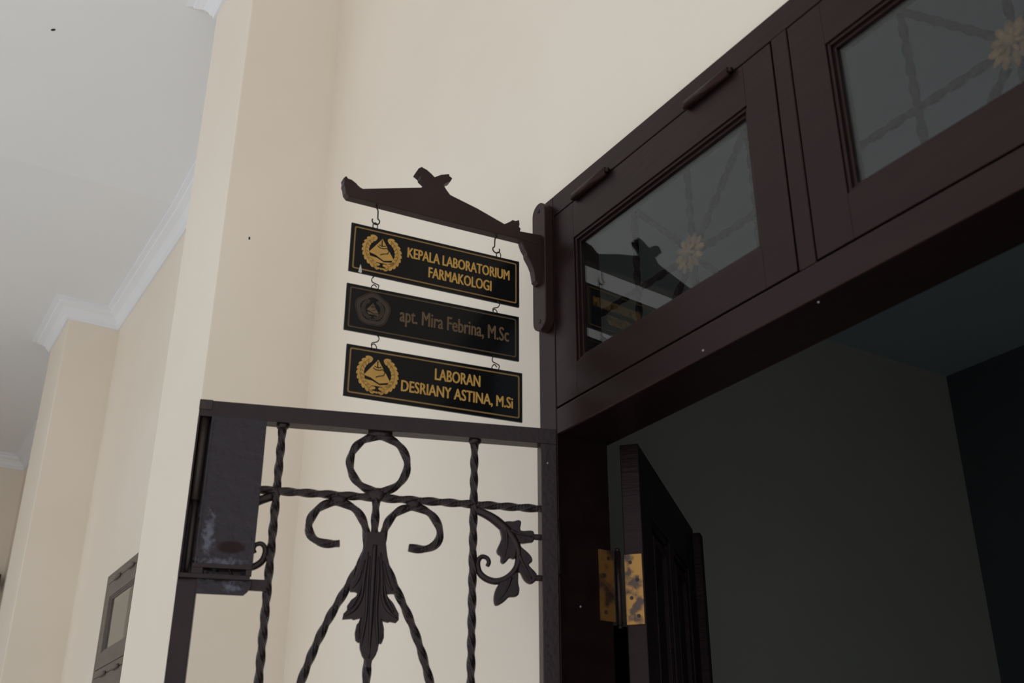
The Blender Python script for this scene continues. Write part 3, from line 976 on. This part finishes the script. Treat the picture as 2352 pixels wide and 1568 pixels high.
def board(label, ang, s0, s1, z0, z1, drop, lines, em, colour, border, em_colour, shield=False):
    """drop: how much lower/higher the far-left edge hangs"""
    a = math.radians(ang)
    sg = thing('name_board', label, 'sign', (-0.02, 1.645 + 0.006, 0), a, group='name boards hanging from the bracket')
    link('board', prism([(s0, z0 + drop), (s1, z0), (s1, z1), (s0, z1 + drop)], 0.0, 0.004, 0.0004), 'black', sg)
    def sh(x): return drop * (s1 - x) / (s1 - s0)
    def put(nm, b_, m, yoff=YF):
        for v in b_.verts:
            v.co.z += sh(v.co.x)
            v.co.y += yoff
        return link(nm, b_, m, sg)
    i1, i2 = 0.0062, 0.0090
    put('border_line', ring_strip(rounded(s0 + i1, s1 - i1, z0 + i1, z1 - i1, 0.004), rounded(s0 + i2, s1 - i2, z0 + i2, z1 - i2, 0.0025)), border)
    for txt, x0, x1, zb, cap, bold in lines:
        put('lettering', shift(text_mesh(txt, cap, x1 - x0, bold), x0, 0, zb), colour)
    cx, cz_, R = em
    if shield:
        def penta(r):
            out = []
            for k in range(50):
                t = 2 * math.pi * k / 50
                rr = r * (1 + 0.045 * math.cos(5 * (t - math.pi / 2)))
                out.append((cx + rr * math.cos(t), cz_ + rr * math.sin(t)))
            return out
        put('emblem_ring', ring_strip(penta(R), penta(R * 0.955)), 'bronze_dim')
        put('emblem_ring', ring_strip(penta(R * 0.93), penta(R * 0.70)), 'bronze_dim')
        Rw, Rt_ = R * 0.64, R * 0.56
    else:
        Rw, Rt_ = R, R * 1.08
    put('emblem_wreath', shift(flat(emblem_polys(Rw)), cx, 0, cz_), 'bronze_dim' if shield else em_colour)
    G, D = tri_polys(Rt_)
    tr = put('emblem_triangle', shift(flat(G), cx, 0, cz_), em_colour)
    put('emblem_snake', shift(flat(D), cx, 0, cz_), 'black', YF * 1.6)
    return sg


sg1 = board('glossy black sign with gold lettering of three words, topmost of the hanging boards', -6.0, -0.4005, -0.0480, 2.4855, 2.5885, 0.0003,
            [('KEPALA LABORATORIUM', -0.2869, -0.0695, 2.5405, 0.0215, 0.0008), ('FARMAKOLOGI', -0.2425, -0.1088, 2.5075, 0.0220, 0.0008)],
            (-0.338, 2.5385, 0.0385), 'gold', 'goldline', 'gold')
sg2 = board('dull black sign with faded bronze lettering, hanging between two brighter boards', -7.5, -0.3985, -0.0480, 2.3690, 2.4645, 0.0005,
            [('apt. Mira Febrina, M.Sc', -0.2937, -0.0697, 2.4060, 0.0285, 0.0007)],
            (-0.3465, 2.4190, 0.0340), 'bronze', 'bronze_line', 'bronze', True)
sg3 = board('glossy black sign with gold lettering, lowest board, just above the gate', -8.5, -0.3890, -0.0410, 2.2440, 2.3450, 0.0,
            [('LABORAN', -0.2188, -0.1277, 2.3020, 0.0225, 0.0007), ('DESRIANY ASTINA, M.Si', -0.2832, -0.0606, 2.2690, 0.0215, 0.0007)],
            (-0.3285, 2.2940, 0.0385), 'gold', 'goldline', 'gold')
b = flat([[(-0.3820, 2.4860), (-0.3755, 2.4850), (-0.3755, 2.4930), (-0.3785, 2.5035), (-0.3800, 2.4960)]])
link('white_mark', shift(b, 0, YF * 2, 0), 'white', sg1)  # small pale sliver at the board's lower left edge


def wire_link(parent, s, zlo, zhi, flip):
    """open wire loop: from the board's drilled hole up to the one above"""
    h = zhi - zlo
    pts = [(s - 0.004 * flip, zlo - 0.004), (s - 0.006 * flip, zlo + 0.25 * h), (s - 0.001 * flip, zlo + 0.5 * h), (s + 0.006 * flip, zlo + 0.62 * h),
           (s + 0.008 * flip, zlo + 0.85 * h), (s + 0.003 * flip, zhi + 0.004)]
    P = spline([(x, -0.002 if i not in (2, 3) else 0.002, z) for i, (x, z) in enumerate(pts)], 5)
    link('wire_link', sweep(P, 0.0011, 6), 'wire', parent, smooth=True)
    pts = [(s + 0.005 * flip, zlo - 0.004), (s + 0.006 * flip, zlo + 0.2 * h), (s + 0.001 * flip, zlo + 0.45 * h), (s - 0.004 * flip, zlo + 0.25 * h)]
    P = spline([(x, 0.005, z) for x, z in pts], 5)
    link('wire_link', sweep(P, 0.0011, 6), 'wire', parent, smooth=True)


def eye_loop(parent, s, z):
    P = [(s + 0.0048 * math.cos(t * math.pi / 8), 0.002, z + 0.0075 * math.sin(t * math.pi / 8)) for t in range(16)]
    link('wire_eye', sweep(P, 0.0011, 6, closed=True), 'wire', parent, smooth=True)


eye_loop(sg1, -0.3535, 2.5935)
eye_loop(sg1, -0.0930, 2.5935)
wire_link(sg2, -0.3440, 2.4655, 2.4855, -1)
wire_link(sg2, -0.0990, 2.4640, 2.4860, 1)
wire_link(sg3, -0.3380, 2.3455, 2.3685, 1)
wire_link(sg3, -0.0960, 2.3455, 2.3690, -1)

# ------------------------------------------------------------------ window farther along the wall
wf = thing('trim_3', 'brown wooden window frame between the two cream pilasters', loc=(0, 4.8, 0.95), kind='structure')
FX = -0.004
link('jamb', box(FX, 0.12, 5.433, 5.463, 0.95, 2.703, 0.002), 'wood_far', wf, True)
link('jamb', box(FX, 0.12, 4.15, 4.18, 0.95, 2.703, 0.002), 'wood_far', wf, True)
link('head_rail', box(FX, 0.12, 4.18, 5.433, 2.660, 2.703, 0.002), 'wood_far', wf, True)
link('transom_bar', box(FX, 0.12, 4.18, 5.433, 2.2290, 2.2620, 0.002), 'wood_far', wf, True)
link('sill', box(FX - 0.02, 0.12, 4.18, 5.433, 0.95, 1.0, 0.002), 'wood_far', wf, True)
sash('window_3', 'small brown top-hung pane of the window between the pilasters', 4.18, 5.433, 2.2620, 2.660,
     4.29, 5.365, 2.335, 2.590, FX, 'wood_far', [(5.19, 5.29), (4.95, 5.03)])
sash('window_4', 'lower brown casement of the window between the pilasters', 4.18, 5.433, 1.0, 2.229,
     4.29, 5.365, 1.10, 2.15, FX, 'wood_far', [(5.20, 5.30), (4.965, 5.06)])
o = link('wall_recess', box(0.5, 0.55, 3.9, 5.8, 0.6, 3.2), 'room_wall')
_props(o, 'pale inner wall seen through the small window', kind='structure')

# fitting high on the end wall
ft = thing('wall_box', 'small dark box with pale bars under it, high on the far end wall', 'box', (-0.16, 9.45, 3.2))
link('housing', box(-0.14, 0.140, -0.10, 0.0, 0.16, 0.285, 0.006), 'iron', ft)
link('bracket_bar', box(-0.14, 0.130, -0.05, 0.0, 0.105, 0.15, 0.004), 'fitting', ft)
link('bracket_bar', box(-0.14, 0.120, -0.05, 0.0, 0.03, 0.075, 0.004), 'fitting', ft)

# specks on the ceiling and the pilaster
for lab, p, sc, rz in (('tiny dark speck on the white ceiling', (-0.847, 3.995, CZ + dz(3.995) - 0.001), (0.006, 0.011, 0.002), 0.7),
                       ('tiny dark speck on the near face of a cream pilaster', (-0.226, 3.0195, 3.275), (0.003, 0.0012, 0.006), 0.0)):
    bb = bmesh.new()
    bmesh.ops.create_icosphere(bb, subdivisions=2, radius=1, matrix=Matrix.Rotation(rz, 4, 'Z') @ Matrix.Diagonal((*sc, 1)))
    o = link('speck', bb, 'speck', smooth=True)
    o.location = p
    _props(o, lab, 'speck')
